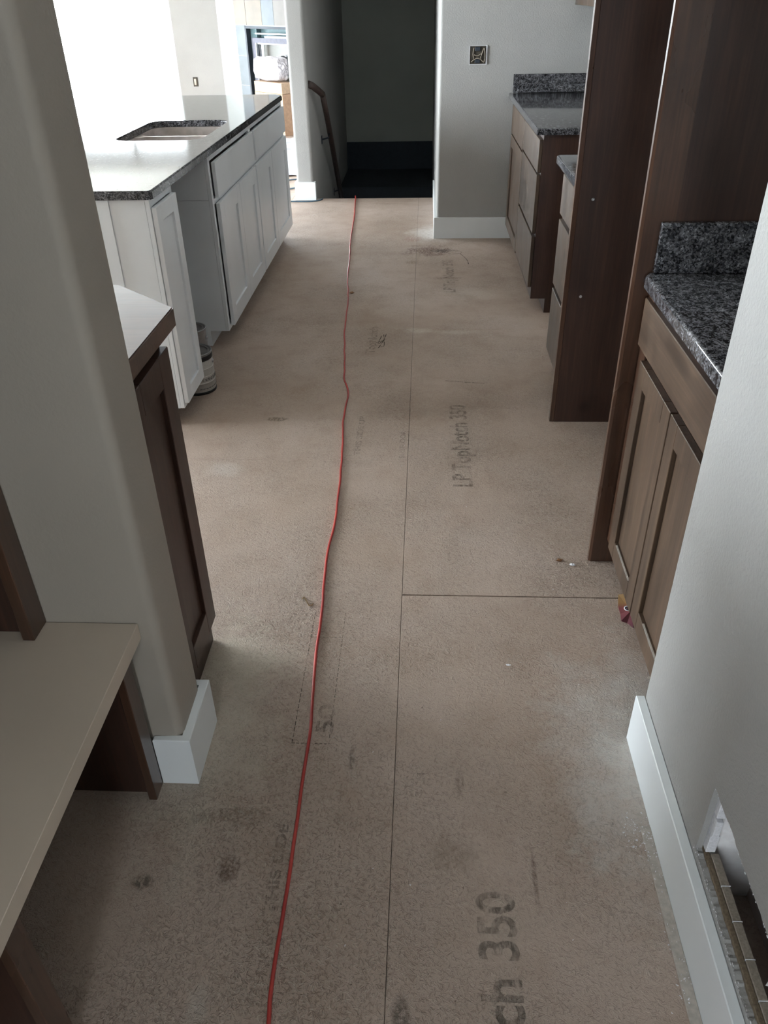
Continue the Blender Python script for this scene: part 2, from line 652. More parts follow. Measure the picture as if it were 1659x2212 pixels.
# printing on the boards reads up the hall (rotated a quarter turn)
ZP = 0.0007
text_mesh('printed_text', 'LP TopNotch 350', 0.72, 0.197, 2.62, ZP, PI / 2, INK, floor, 0.078)
text_mesh('printed_text', 'LP TopNotch 350', 0.72, 0.203, 0.245, ZP, PI / 2, INK, floor, 0.080)
text_mesh('printed_text', 'LP TopNotch 350', 0.72, 0.200, 4.98, ZP, PI / 2, INKF, floor, 0.078)
text_mesh('printed_text', 'THIS SIDE', 0.22, -0.302, 0.895, ZP, PI / 2, INK, floor, 0.024)
text_mesh('printed_text', 'THIS SIDE UP', 0.36, -0.262, 2.86, ZP, PI / 2, INKF, floor, 0.026)
text_mesh('printed_text', '50', 0.10, -0.228, 1.385, ZP, PI / 2, INK, floor, 0.045)
text_mesh('printed_text', 'SUBFLOOR', 0.24, -0.075, 2.84, ZP, PI / 2, INKF, floor, 0.022)
text_mesh('printed_text', '24', 0.03, 0.015, 1.24, ZP, PI / 2, INK, floor, 0.02)
text_mesh('printed_text', 'TopNotch', 0.40, -0.262, 3.96, ZP, PI / 2, INKF, floor, 0.05)
bm = bmesh.new()
for (x, y0, y1) in ((-0.235, 1.35, 1.86), (-0.33, 1.35, 1.86)):
    y = y0
    while y < y1:
        b_box(bm, x, x + 0.0022, y, y + 0.014, 0.0004, 0.0007)
        y += 0.020
for y in (1.35, 1.75):
    x = -0.33
    while x < -0.235:
        b_box(bm, x, x + 0.008, y, y + 0.0022, 0.0004, 0.0007)
        x += 0.012
tag(done('printed_cut_lines', bm, INK, floor), kind='stuff')
# pencil scribble on the board
bm = bmesh.new()
for pts in ([(-0.235, 4.22), (-0.25, 4.10), (-0.225, 4.14), (-0.245, 4.04)], [(-0.225, 4.24), (-0.215, 4.08), (-0.235, 4.06)], [(-0.26, 4.12), (-0.215, 4.16)], [(-0.21, 4.25), (-0.225, 4.12)]):
    b_tube(bm, [(p[0], p[1], 0.0004) for p in smooth_pts([(a, b, 0) for a, b in pts], 4)], 0.0022, 5, True, 0.15)
done('pencil_scribble', bm, m_print('pencil', (60, 54, 44), 0.75), floor)
bm = bmesh.new()
b_tube(bm, [(0.11, 3.615, .0004), (0.20, 3.60, .0005), (0.30, 3.585, .0004)], 0.0022, 5, True, 0.15)
b_tube(bm, smooth_pts([(0.17, 5.93, .0004), (0.24, 5.95, .0004), (0.27, 5.88, .0004), (0.2, 5.85, .0004), (0.16, 5.9, .0004)], 4), 0.0035, 5, True, 0.15)
b_tube(bm, smooth_pts([(0.26, 5.86, .0004), (0.30, 5.72, .0004), (0.31, 5.6, .0004)], 4), 0.003, 5, True, 0.15)
done('scuff_line', bm, INK, floor)

# --- ceiling
tag(boxes('ceiling', [(-6.6, 1.6, -3.0, 13.3, CZ, CZ + 0.1)], CEIL, None, 0), kind='structure')


def vrounded(name, x0, x1, y0, y1, z0, z1, r, mat, corners, parent=None):
    """box whose chosen vertical corners are bull-nosed; corners: set of (sx,sy)"""
    pts = []
    for sx, sy, a0 in ((1, 1, 0), (-1, 1, 90), (-1, -1, 180), (1, -1, 270)):
        px = x1 if sx > 0 else x0
        py = y1 if sy > 0 else y0
        if (sx, sy) in corners:
            for i in range(9):
                a = math.radians(a0 + 90 * i / 8)
                pts.append((px - sx * r + r * math.cos(a), py - sy * r + r * math.sin(a)))
        else:
            pts.append((px, py))
    bm = bmesh.new()
    b_prism(bm, pts, 2, z0, z1)
    return done(name, bm, mat, parent, autos=True)


def base_outline(bm, pts, h=0.155):
    b_prism(bm, pts, 2, 0, h)
    es = [e for e in bm.edges if e.verts[0].co.z > h - 1e-4 and e.verts[1].co.z > h - 1e-4]
    bmesh.ops.bevel(bm, geom=es, offset=0.002, segments=1, affect='EDGES')


# left stub wall (bench niche end wall)
tag(vrounded('wall_left', -4.6, -0.56, 1.235, 1.40, 0, CZ, 0.022, WALL_S, {(1, 1), (1, -1)}), kind='structure')
bm = bmesh.new()
base_outline(bm, [(-0.629, 1.219), (-0.540, 1.219), (-0.540, 1.4195), (-0.60, 1.4195), (-0.60, 1.4005), (-0.5595, 1.4005), (-0.5595, 1.2345), (-0.629, 1.2345)])
tag(done('baseboard_left', bm, WHITE), kind='structure')
# wall behind the bench and behind the photographer
bm = bmesh.new()
b_plate_hole(bm, [(-2.9, 0), (1.2345, 0), (1.2345, CZ), (-2.9, CZ)], [[(-2.25, 0.6), (-1.45, 0.6), (-1.45, 1.9), (-2.25, 1.9)]], 0, -1.30, -1.16)
tag(done('wall_bench_back', bm, WALL_S), kind='structure')
bm = bmesh.new()
b_plate_hole(bm, [(-1.3, 0), (1.3, 0), (1.3, CZ), (-1.3, CZ)], [[(-0.45, 1.0), (0.15, 1.0), (0.15, 1.7), (-0.45, 1.7)]], 1, -2.75, -2.6)
tag(done('wall_rear', bm, WALL_S), kind='structure')

# right wall with the torn opening cut in the drywall
hole = []
base_h = [(0.972, 0.362), (0.970, 0.172), (0.42, 0.166), (0.42, 0.352)]
for i in range(4):
    a, b = base_h[i], base_h[(i + 1) % 4]
    n = 6 if i in (0, 2) else 90
    for k in range(n):
        t = k / n
        j = 0.0035 if i == 1 else (0.0028 if i == 3 else 0.003)
        w = noise.noise(Vector((t * 9 + i * 5, i, 0))) * 0.006 if 0.02 < t < 0.98 and i in (1, 3) else 0
        hole.append((a[0] + (b[0] - a[0]) * t + random.uniform(-j, j) * 0.5, a[1] + (b[1] - a[1]) * t + w + random.uniform(-j, j) * 0.55))
bm = bmesh.new()
b_plate_hole(bm, [(-2.6, 0), (1.387, 0), (1.387, CZ), (-2.6, CZ)], [hole], 0, 0.5565, 0.5690)
wr = done('wall_right', bm, WALL)
tag(wr, kind='structure')
bm = bmesh.new()
b_box(bm, 0.5690, 1.30, 1.387, 1.400, 0, CZ)
b_cyl(bm, (0.5692, 1.3872, 0), (0.5692, 1.3872, CZ), 0.0128, 24)
done('wall_end_face', bm, WALL, wr, autos=True)
# cavity behind the opening
bm = bmesh.new()
b_box(bm, 0.70, 1.30, -2.6, 1.386, 0, CZ)
done('wall_back_sheet', bm, m_simple('back_paper', (190, 180, 176), 0.8), wr)
box('stud', 0.570, 0.699, 0.975, 1.015, 0.0, CZ - 0.01, m_simple('lit_stud', (246, 242, 242), 0.6), wr, 0.001)  # far stud coloured as lit, near stud as shaded
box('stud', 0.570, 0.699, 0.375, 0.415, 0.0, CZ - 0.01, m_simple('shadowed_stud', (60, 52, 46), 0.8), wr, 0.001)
box('duct_lining', 0.597, 0.699, 0.416, 0.60, -0.0, 0.02, DARKI, wr, 0)
box('opening_sill', 0.5692, 0.5795, 0.416, 0.9740, 0.10, 0.178, PLY, wr, 0.001)
for k in range(8):
    y1 = 0.953 - k * 0.0685
    b = box('flange_tab', 0.5800, 0.5965, y1 - 0.0670, y1, 0.12, 0.1805 + random.uniform(-.001, .001), TABM, wr, 0.0012)
    box('joint_strip', 0.5798, 0.5975, y1 - 0.0684, y1 - 0.0671, 0.12, 0.1812, PLASTER, wr, 0)
bm = bmesh.new()
b_box(bm, 0.5700, 0.589, 0.955, 0.974, 0.181, 0.232, 0.001)
b_box(bm, 0.5700, 0.583, 0.950, 0.974, 0.236, 0.283, 0.001)
b_box(bm, 0.5700, 0.596, 0.957, 0.974, 0.286, 0.345, 0.001)
done('packing_block', bm, PLASTER, wr)
# torn paper and gypsum crumbs round the cut
bm = bmesh.new()
for k in range(420):
    i = random.randrange(6, 96)
    p = hole[i % len(hole)]
    s = random.uniform(0.0010, 0.0036)
    c = Vector((0.5555 + random.uniform(-0.001, 0.004), p[0] + random.uniform(-.004, .004), p[1] + random.uniform(-0.003, 0.002)))
    vs = [bm.verts.new(c + Vector((random.uniform(-.3, .3), random.uniform(-1, 1), random.uniform(-1, 1))) * s) for _ in range(4)]
    for f in ((0, 1, 2), (0, 2, 3), (0, 3, 1), (1, 3, 2)):
        bm.faces.new([vs[q] for q in f])
for k in range(120):
    p = hole[random.randrange(102, len(hole))]
    s = random.uniform(0.0008, 0.003)
    c = Vector((0.556, p[0], p[1] + random.uniform(-0.003, 0.001)))
    vs = [bm.verts.new(c + Vector((random.uniform(-.3, .3), random.uniform(-1, 1), random.uniform(-1, 1))) * s) for _ in range(4)]
    for f in ((0, 1, 2), (0, 2, 3), (0, 3, 1), (1, 3, 2)):
        bm.faces.new([vs[q] for q in f])
tag(done('gypsum_crumbs', bm, PLASTER, wr), kind='stuff')
# hanging flap of torn drywall paper in the opening
bm = bmesh.new()
vs = [(0.566, 0.672, 0.345), (0.585, 0.690, 0.30), (0.592, 0.688, 0.255), (0.596, 0.700, 0.205), (0.590, 0.694, 0.203), (0.586, 0.676, 0.25), (0.578, 0.668, 0.30)]
va = [bm.verts.new(v) for v in vs]
vb = [bm.verts.new((v[0] + 0.003, v[1] - 0.001, v[2])) for v in vs]
bm.faces.new(va)
bm.faces.new(list(reversed(vb)))
for i in range(7):
    bm.faces.new((va[i], vb[i], vb[(i + 1) % 7], va[(i + 1) % 7]))
done('torn_flap', bm, PLASTER, wr)

bm = bmesh.new()
b_box(bm, 0.5335, 0.5560, -2.6, 1.3965, 0, 0.155, 0.002)
tag(done('baseboard_right', bm, WHITE), kind='structure')

# kitchen right wall, kitchen end wall, stairwell
tag(box('wall_kitchen_right', 1.30, 1.42, 1.40, 11.3, -2.6, CZ, WALL, None, 0), kind='structure')
tag(vrounded('wall_kitchen_end', 0.088, 1.2995, 6.30, 11.2, -2.6, CZ, 0.022, WALL, {(-1, -1)}), kind='structure')
bm = bmesh.new()
base_outline(bm, [(0.070, 6.284), (0.665, 6.284), (0.665, 6.2998), (0.0875, 6.2998), (0.0875, 7.72), (0.070, 7.72)])
tag(done('baseboard_kitchen_end', bm, WHITE), kind='structure')
tag(vrounded('wall_stair_left', -1.185, -1.030, 7.676, 13.2, -2.6, CZ, 0.03, WALL, {(1, -1), (-1, -1)}), kind='structure')
bm = bmesh.new()
base_outline(bm, [(-1.203, 7.660), (-1.012, 7.660), (-1.012, 7.722), (-1.0295, 7.722), (-1.0295, 7.6755), (-1.1855, 7.6755), (-1.1855, 10.6), (-1.203, 10.6)])
tag(done('baseboard_stair_post', bm, WHITE), kind='structure')
tag(box('wall_stair_back', -1.03, 0.088, 11.2, 11.3, -2.6, CZ, STWALL, None, 0), kind='structure')
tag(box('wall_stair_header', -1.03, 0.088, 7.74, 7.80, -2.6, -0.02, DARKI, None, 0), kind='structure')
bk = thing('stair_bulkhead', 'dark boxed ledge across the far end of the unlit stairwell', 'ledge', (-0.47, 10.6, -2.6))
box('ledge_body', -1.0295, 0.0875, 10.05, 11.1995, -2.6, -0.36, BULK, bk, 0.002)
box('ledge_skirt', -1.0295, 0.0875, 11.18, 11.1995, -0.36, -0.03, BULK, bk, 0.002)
st = thing('stair_flight', 'unlit wooden stairs dropping away beyond the hall floor', 'stairs', (-0.47, 8.9, -2.6))
for k in range(8):
    y = 7.81 + k * 0.27
    z = -0.19 * (k + 1)
    box('tread', -1.0295, 0.0875, y, y + 0.275, z - 0.03, z, PLY, st, 0.003)
    box('riser', -1.0295, 0.0875, y + 0.255, y + 0.27, z - 0.19, z - 0.03, PLY, st, 0)

# living / dining shell with its window openings
tag(box('wall_dining_front', -4.6, -4.45, -3.0, 1.234, 0, CZ, WALL, None, 0), kind='structure')
bm = bmesh.new()
b_plate_hole(bm, [(1.2345, 0), (5.4, 0), (5.4, CZ), (1.2345, CZ)], [[(2.45, 0.05), (5.25, 0.05), (5.25, 2.45), (2.45, 2.45)]], 0, -4.75, -4.6005)
tag(done('wall_dining_left', bm, WALL), kind='structure')
tag(box('wall_dining_return', -6.45, -4.6005, 5.4005, 5.52, 0, CZ, WALL, None, 0), kind='structure')
bm = bmesh.new()
b_plate_hole(bm, [(5.5205, 0), (13.1, 0), (13.1, CZ), (5.5205, CZ)], [[(7.0, 0.3), (10.6, 0.3), (10.6, 2.2), (7.0, 2.2)]], 0, -6.45, -6.3)
tag(done('wall_living_left', bm, WALL), kind='structure')
bm = bmesh.new()
b_plate_hole(bm, [(-6.2995, -0.0), (-1.1855, -0.0), (-1.1855, CZ), (-6.2995, CZ)], [[(-6.2, 0.03), (-3.62, 0.03), (-3.62, 2.25), (-6.2, 2.25)]], 1, 12.98, 13.13)
tag(done('wall_living_back', bm, WALL), kind='structure')
tag(box('outdoor_bounce_ground', -16, 8, 13.35, 24, -0.35, -0.25, BOUNCEG, None, 0), kind='structure')  # pale ground outside, added to bounce sky light indoors
tag(box('outdoor_bounce_ground_side', -16, -6.65, -4, 13.3, -0.35, -0.25, BOUNCEG, None, 0), kind='structure')


def window(name, axis, c, a0, a1, z0, z1, nx):
    """frame and panes in an opening; axis 1: wall runs along X at Y=c; axis 0: wall along Y at X=c"""
    bm = bmesh.new()
    w = 0.055

    def bb(u0, u1, v0, v1, t=0.045):
        if axis == 1:
            b_box(bm, u0, u1, c - t / 2, c + t / 2, v0, v1, 0.003)
        else:
            b_box(bm, c - t / 2, c + t / 2, u0, u1, v0, v1, 0.003)
    bb(a0, a1, z0, z0 + w)
    bb(a0, a1, z1 - w, z1)
    step = (a1 - a0) / nx
    for i in range(nx + 1):
        u = a0 + i * step
        u0 = max(a0, u - w / 2) if 0 < i < nx else (a0 if i == 0 else a1 - w)
        bb(u0, u0 + w, z0 + w, z1 - w)
    fr = done(name, bm, WHITE)
    tag(fr, kind='structure')
    for i in range(nx):
        u0, u1 = a0 + i * step + w / 2, a0 + (i + 1) * step - w / 2
        if axis == 1:
            box('pane', u0, u1, c - 0.003, c + 0.003, z0 + w, z1 - w, GLASS, fr, 0)
        else:
            box('pane', c - 0.003, c + 0.003, u0, u1, z0 + w, z1 - w, GLASS, fr, 0)


window('window_1', 1, 13.05, -6.2, -3.62, 0.03, 2.25, 3)
window('fill_window_2', 0, -6.37, 7.0, 10.6, 0.3, 2.2, 3)  # unseen side window, added and sized to brighten the far floor
window('fill_window_5', 1, -2.67, -0.45, 0.15, 1.0, 1.7, 1)  # unseen rear window added as fill for the near end
window('window_3', 0, -4.67, 2.45, 5.25, 0.05, 2.45, 2)
window('fill_window_4', 0, -1.23, -2.25, -1.45, 0.6, 1.9, 1)  # unseen opening added to light the bench and near right wall


# ================================================================== cabinet helpers
def shaker(parent, s, X, y0, y1, z0, z1, mat, st_=0.06, t=0.02, rec=0.011, name='door', pmat=None, top=None):
    """shaker door facing s*X with outer face at X"""
    xi = X - s * t
    a, b = min(X, xi), max(X, xi)
    top = top or st_
    bm = bmesh.new()
    b_box(bm, a, b, y0, y0 + st_, z0, z1, 0.0016)
    b_box(bm, a, b, y1 - st_, y1, z0, z1, 0.0016)
    b_box(bm, a, b, y0 + st_, y1 - st_, z0, z0 + st_, 0.0016)
    b_box(bm, a, b, y0 + st_, y1 - st_, z1 - top, z1, 0.0016)
    d = done(name, bm, mat, parent)
    xp = X - s * rec
    a, b = min(xp, xi), max(xp, xi)
    box('door_panel', a + (0.0008 if s > 0 else 0), b - (0.0008 if s < 0 else 0), y0 + st_ - 0.001, y1 - st_ + 0.001, z0 + st_ - 0.001, z1 - top + 0.001, pmat or mat, d, 0)
    return d


def slab(parent, s, X, y0, y1, z0, z1, mat, t=0.02, name='drawer_front'):
    xi = X - s * t
    return box(name, min(X, xi), max(X, xi), y0, y1, z0, z1, mat, parent, 0.002)


def carcass(parent, s, xf, xb, y0, y1, ztop, mat, toe=0.085, toed=0.085, near_mat=None):
    """cabinet box with toe-kick notch; front plane xf, back xb"""
    bm = bmesh.new()
    pts = [(xf, toe), (xf, ztop), (xb, ztop), (xb, 0), (xf - s * toed, 0), (xf - s * toed, toe)]
    b_prism(bm, pts, 1, y0, y1)
    return done('cabinet_box', bm, mat, parent)


# ================================================================== BENCH AND LOCKER (left)
t = thing('bench', 'long painted mudroom bench with thick pale seat on dark wooden supports', 'bench', (-0.85, 0.2, 0))
box('seat', -1.158, -0.600, -1.2, 1.2340, 0.466, 0.508, BENCHP, t, 0.0012)
box('end_stile', -0.650, -0.630, 1.169, 1.2180, 0, 0.4655, DARKR, t)
box('divider_stile', -0.650, -0.630, 0.607, 0.656, 0, 0.4655, DARKR, t)
box('end_panel', -1.155, -0.6505, 1.190, 1.2180, 0, 0.4655, DARKW, t)
box('divider_panel', -1.155, -0.6505, 0.615, 0.648, 0, 0.4655, DARKW, t)
box('back_panel', -1.158, -1.1555, -1.2, 1.1895, 0, 0.4655, DARKW, t, 0)
box('divider_stile', -0.650, -0.630, -0.10, -0.05, 0, 0.4655, DARKR, t)
box('divider_panel', -1.155, -0.6505, -0.09, -0.06, 0, 0.4655, DARKW, t)
t = thing('locker_cabinet', 'dark stained open locker standing on the pale mudroom bench', 'locker', (-0.97, 0.6, 0.508))
box('end_stile', -0.823, -0.7975, 1.174, 1.2340, 0.5085, 2.25, DARKR, t)
box('end_panel', -1.150, -0.8235, 1.200, 1.2340, 0.5085, 2.25, DARKW, t)
box('back_panel', -1.158, -1.1505, 0.0, 1.1995, 0.5085, 2.25, DARKW, t, 0)
box('divider_stile', -0.823, -0.7975, 0.55, 0.60, 0.5085, 2.25, DARKR, t)
box('divider_panel', -1.150, -0.8235, 0.56, 0.59, 0.5085, 2.25, DARKW, t)
box('top_board', -1.150, -0.7975, 0.0, 1.2340, 2.251, 2.28, DARKW, t)

# ================================================================== DARK CABINET BESIDE THE STUB WALL
t = thing('dark_base_cabinet', 'dark brown base cabinet with a tall shaker front beside the left wall end', 'cabinet', (-0.95, 1.57, 0))
box('cabinet_box', -1.25, -0.6215, 1.4205, 1.732, 0.0, 0.955, DARKW, t)
shaker(t, 1, -0.6000, 1.436, 1.727, 0.100, 0.932, DARKW, 0.075, 0.021, 0.012)
bm = bmesh.new()
b_prism(bm, [(-0.600, 1.4205), (-0.596, 1.802), (-0.784, 1.976), (-1.26, 1.985), (-1.26, 1.4205)], 2, 0.935 + 0.021, 1.0)
bmesh.ops.bevel(bm, geom=[e for e in bm.edges if abs(e.verts[0].co.z - 1.0) < 1e-4 and abs(e.verts[1].co.z - 1.0) < 1e-4], offset=0.003, segments=2, affect='EDGES')
tag(done('wooden_countertop', bm, DESKT), 'glossy brown wooden countertop with a clipped corner on the dark left cabinet', 'countertop')
bm = bmesh.new()
b_box(bm, -0.6000, -0.585, 1.4205, 1.74, 0.925, 0.9555)
bm.free()

# ================================================================== ISLAND (white)
IX = -1.035
FX = -1.056
t = thing('white_end_cabinet', 'narrow white base cabinet with one shaker door at the near end of the island', 'cabinet', (-1.35, 3.27, 0))
carcass(t, 1, FX - 0.019, -1.66, 3.122, 3.425, 0.967, CABW)
boxes('face_frame', [(FX - 0.0185, FX, 3.122, 3.150, 0.085, 0.967), (FX - 0.0185, FX, 3.397, 3.425, 0.085, 0.967), (FX - 0.0185, FX, 3.150, 3.397, 0.937, 0.967), (FX - 0.0185, FX, 3.150, 3.397, 0.085, 0.115)], CABW, t)
box('end_skin', -1.66, -1.215, 3.1165, 3.1215, 0.085, 0.967, CABW, t)
shaker(t, 1, IX, 3.128, 3.412, 0.108, 0.935, CABW, 0.062)
t = thing('white_sink_cabinet', 'white sink base cabinet with false drawer front and two shaker doors', 'cabinet', (-1.35, 4.6, 0))
carcass(t, 1, FX - 0.019, -1.66, 4.070, 5.135, 0.76, CABW)
boxes('face_frame', [(FX - 0.0185, FX, 4.070, 4.100, 0.085, 0.967), (FX - 0.0185, FX, 5.105, 5.135, 0.085, 0.967), (FX - 0.0185, FX, 4.100, 5.105, 0.937, 0.967), (FX - 0.0185, FX, 4.100, 5.105, 0.735, 0.760), (FX - 0.0185, FX, 4.100, 5.105, 0.085, 0.110)], CABW, t)
box('side_panel', -1.66, FX - 0.019, 4.0700, 4.088, 0.761, 0.967, CABW, t)
slab(t, 1, IX, 4.125, 5.120, 0.763, 0.928, CABW, name='false_drawer_front')
shaker(t, 1, IX, 4.125, 4.618, 0.098, 0.736, CABW, 0.085)
shaker(t, 1, IX, 4.624, 5.120, 0.098, 0.736, CABW, 0.085)
t = thing('white_far_cabinet', 'white base cabinet with two shaker doors at the far end of the island', 'cabinet', (-1.35, 5.75, 0))
carcass(t, 1, FX - 0.019, -1.66, 5.1355, 6.370, 0.80, CABW)
boxes('face_frame', [(FX - 0.0185, FX, 5.1355, 5.165, 0.085, 0.967), (FX - 0.0185, FX, 6.340, 6.370, 0.085, 0.967), (FX - 0.0185, FX, 5.165, 6.340, 0.937, 0.967), (FX - 0.0185, FX, 5.165, 6.340, 0.735, 0.760), (FX - 0.0185, FX, 5.165, 6.340, 0.085, 0.110)], CABW, t)
boxes('side_panel', [(-1.66, FX - 0.019, 6.352, 6.370, 0.801, 0.967), (-1.66, -1.642, 5.14, 6.351, 0.801, 0.967)], CABW, t)
slab(t, 1, IX, 5.175, 6.345, 0.763, 0.928, CABW)
shaker(t, 1, IX, 5.150, 5.690, 0.098, 0.736, CABW, 0.085)
shaker(t, 1, IX, 5.700, 6.345, 0.098, 0.736, CABW, 0.085)
boxes('island_back_wall', [(-1.80, -1.661, 3.122, 6.370, 0, 0.967)], WALL, None, 0)
tag(bpy.data.objects['island_back_wall'], kind='structure')
bpy.data.objects['island_back_wall'].name = 'wall_island_back'
# stone top with the sink opening
bm = bmesh.new()
outer = [(-2.15, 3.106), (-1.062, 3.106), (-1.046, 3.112), (-1.040, 3.128), (-1.040, 6.34), (-1.100, 6.41), (-2.15, 6.41)]
sink_o = rect_round(-1.600, -1.150, 4.33, 5.06, 0.085)
b_plate_hole(bm, outer, [sink_o], 2, 0.968, 1.0)
es = [e for e in bm.edges if e.verts[0].co.z > 0.999 and e.verts[1].co.z > 0.999 and len(e.link_faces) == 2 and abs(e.link_faces[0].normal.z) + abs(e.link_faces[1].normal.z) < 1.9]
bmesh.ops.recalc_face_normals(bm, faces=bm.faces[:])
es = [e for e in bm.edges if e.verts[0].co.z > 0.999 and e.verts[1].co.z > 0.999 and len(e.link_faces) == 2 and e.calc_face_angle() > 1.0]
bmesh.ops.bevel(bm, geom=es, offset=0.006, segments=2, affect='EDGES')
tag(done('island_countertop', bm, GRAN), 'long speckled granite countertop with sink cut-out on the white island', 'countertop')
bm = bmesh.new()
bx = [(rect_round(-1.592, -1.158, 4.338, 4.69, 0.08), 0.77), (rect_round(-1.592, -1.158, 4.715, 5.052, 0.08), 0.77)]
rim = rect_round(-1.625, -1.125, 4.30, 5.09, 0.09)
b_plate_hole(bm, rim, [bx[0][0], bx[1][0]], 2, 0.9665, 0.9585)
for pts, zb in bx:
    top = [bm.verts.new((p[0], p[1], 0.960)) for p in pts]
    cx = sum(p[0] for p in pts) / len(pts)
    cy = sum(p[1] for p in pts) / len(pts)
    mid = [bm.verts.new((cx + (p[0] - cx) * .97, cy + (p[1] - cy) * .97, zb + 0.035)) for p in pts]
    bot = [bm.verts.new((cx + (p[0] - cx) * .84, cy + (p[1] - cy) * .84, zb)) for p in pts]
    n = len(pts)
    for A, B in ((top, mid), (mid, bot)):
        for i in range(n):
            bm.faces.new((A[i], A[(i + 1) % n], B[(i + 1) % n], B[i]))
    bm.faces.new(bot)
sk = done('sink_bowls', bm, SINKM, None, autos=True)
sk.name = 'kitchen_sink'
tag(sk, 'undermount double bowl sink set in the island countertop', 'sink')
bm = bmesh.new()
b_lathe(bm, [(0.042, 0.7712), (0.040, 0.774), (0.03, 0.7725), (0.0, 0.7715)], -1.375, 4.52, 24)
done('drain', bm, STEEL, sk, True)
bm = bmesh.new()
b_lathe(bm, [(0.042, 0.7712), (0.040, 0.774), (0.03, 0.7725), (0.0, 0.7715)], -1.375, 4.88, 24)
done('drain', bm, STEEL, sk, True)


# ================================================================== PAINT CANS
def can(name, label, x, y, h, r, striped):
    t = thing(name, label, 'paint can', (x, y, 0))
    bm = bmesh.new()
    b_lathe(bm, [(0, 0.004), (r - .006, 0.004), (r - .004, 0), (r, 0.0), (r + .001, 0.004), (r - .001, 0.008), (r - .001, h - .010), (r + .0025, h - .007), (r + .003, h - .002), (r + 0.001, h), (r - .003, h - .001), (r - .005, h - .006)], x, y, 48)
    done('can_body', bm, TIN if striped else TIN, t, autos=True)
    bm = bmesh.new()
    b_lathe(bm, [(r - .005, h - .006), (r - .010, h - .007), (r - .012, h - .001), (r - .018, h - .001), (r - .021, h - .007), (0, h - .006)], x, y, 48)
    done('lid', bm, m_simple('lid_grey', (136, 134, 132), 0.4, 0.5), t, autos=True)
    bm = bmesh.new()
    b_lathe(bm, [(r - .004, 0.0), (r + .0016, 0.0), (r + .0022, 0.012), (r + .0004, 0.013)], x, y, 48)
    done('bottom_rim', bm, BLACKP, t, True)
    if striped:
        bm = bmesh.new()
        b_lathe(bm, [(r - .0008, 0.014), (r + .0008, 0.015), (r + .0008, h * .80), (r - .0008, h * .81)], x, y, 48)
        lb = done('paper_label', bm, LABELW, t, True)
        bm = bmesh.new()
        b_lathe(bm, [(r - .0008, h * .825), (r + .0010, h * .83), (r + .0010, h * .93), (r - .0008, h * .935)], x, y, 48)
        done('black_band', bm, BLACKP, t, True)
        for zf, w in ((.62, .004), (.44, .003), (.27, .006)):
            bm = bmesh.new()
            b_lathe(bm, [(r + .0006, h * zf), (r + .0013, h * zf), (r + .0013, h * zf + w), (r + .0006, h * zf + w)], x, y, 48)
            done('label_stripe', bm, m_simple('label_stripe_white', (214, 212, 206), 0.5), lb, True)
        bm = bmesh.new()
        for k in range(9):
            a0 = math.radians(-70 + k * 11)
            for zz in (h * .34, h * .375, h * .14):
                for q in range(3):
                    a = a0 + q * 0.045
                    c = Vector((x + (r + .0012) * math.cos(a), y + (r + .0012) * math.sin(a), zz))
                    b_box(bm, c.x - .0012, c.x + .0012, c.y - .0012, c.y + .0012, c.z, c.z + random.uniform(.002, .005))
        tag(done('small_print', bm, m_simple('print_grey', (96, 94, 92), 0.6), lb), kind='stuff')
    # wire bail and its ear
    bm = bmesh.new()
    pts = []
    for k in range(17):
        a = math.radians(k * 180 / 16)
        pts.append((x + (r + .006) * math.cos(a), y - (r + .004) * math.sin(a) * .95 * (1 if k not in (0, 16) else 1), h * .74 - 0.055 * math.sin(a)))
    b_tube(bm, pts, 0.0016, 6)
    if not striped:
        done('bail_handle', bm, STEEL, t, True)
    else:
        bm.free()
    bm = bmesh.new()
    b_lathe(bm, [(0, 0), (.010, 0), (.010, .005), (.004, .008), (0, .008)], 0, 0, 16)
    for v in bm.verts:
        v.co = Vector((x + r - .001 + v.co.z, y + v.co.x, h * .74 + v.co.y))
    done('handle_ear', bm, STEEL, t, True)


can('paint_can', 'nearer paint can with a striped paper label behind the white cabinet door', -1.100, 3.515, 0.20, 0.084, True)
can('paint_can', 'farther bare metal paint can in the island opening', -1.195, 3.815, 0.20, 0.080, False)

# ================================================================== RIGHT NEAR CABINET
RX = 0.600
t = thing('brown_near_cabinet', 'brown stained base cabinet with one wide drawer over two doors beside the near right wall', 'cabinet', (0.9, 1.75, 0))
carcass(t, -1, 0.640, 1.28, 1.4065, 2.148, 0.942, DARKW, toe=0.095, toed=0.07)
boxes('face_frame', [(0.6205, 0.6395, 1.4065, 1.44, 0.095, 0.942), (0.6205, 0.6395, 2.085, 2.148, 0.095, 0.942), (0.6205, 0.6395, 1.44, 2.085, 0.905, 0.942), (0.6205, 0.6395, 1.44, 2.085, 0.735, 0.772), (0.6205, 0.6395, 1.44, 2.085, 0.095, 0.13), (0.6205, 0.6395, 1.735, 1.765, 0.13, 0.735)], DARKW, t)
slab(t, -1, RX, 1.425, 2.130, 0.778, 0.912, MIDWH)
d = shaker(t, -1, RX, 1.755, 2.078, 0.112, 0.752, MIDW, 0.062, rec=0.012)
d = shaker(t, -1, RX, 1.425, 1.748, 0.112, 0.752, MIDW, 0.062, rec=0.012)
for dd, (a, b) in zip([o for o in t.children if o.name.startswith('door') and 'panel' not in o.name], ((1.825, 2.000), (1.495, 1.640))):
    tag(box('ledge_glint', 0.6004, 0.6060, a, b, 0.1741, 0.1748, SHIMM, dd, 0), 'pale strip standing for the glint on the rail ledge')  # bright glint of the door ledge modelled as a pale strip
box('filler_stile', 0.6120, 0.6203, 2.083, 2.147, 0.095, 0.941, DARKR, t)


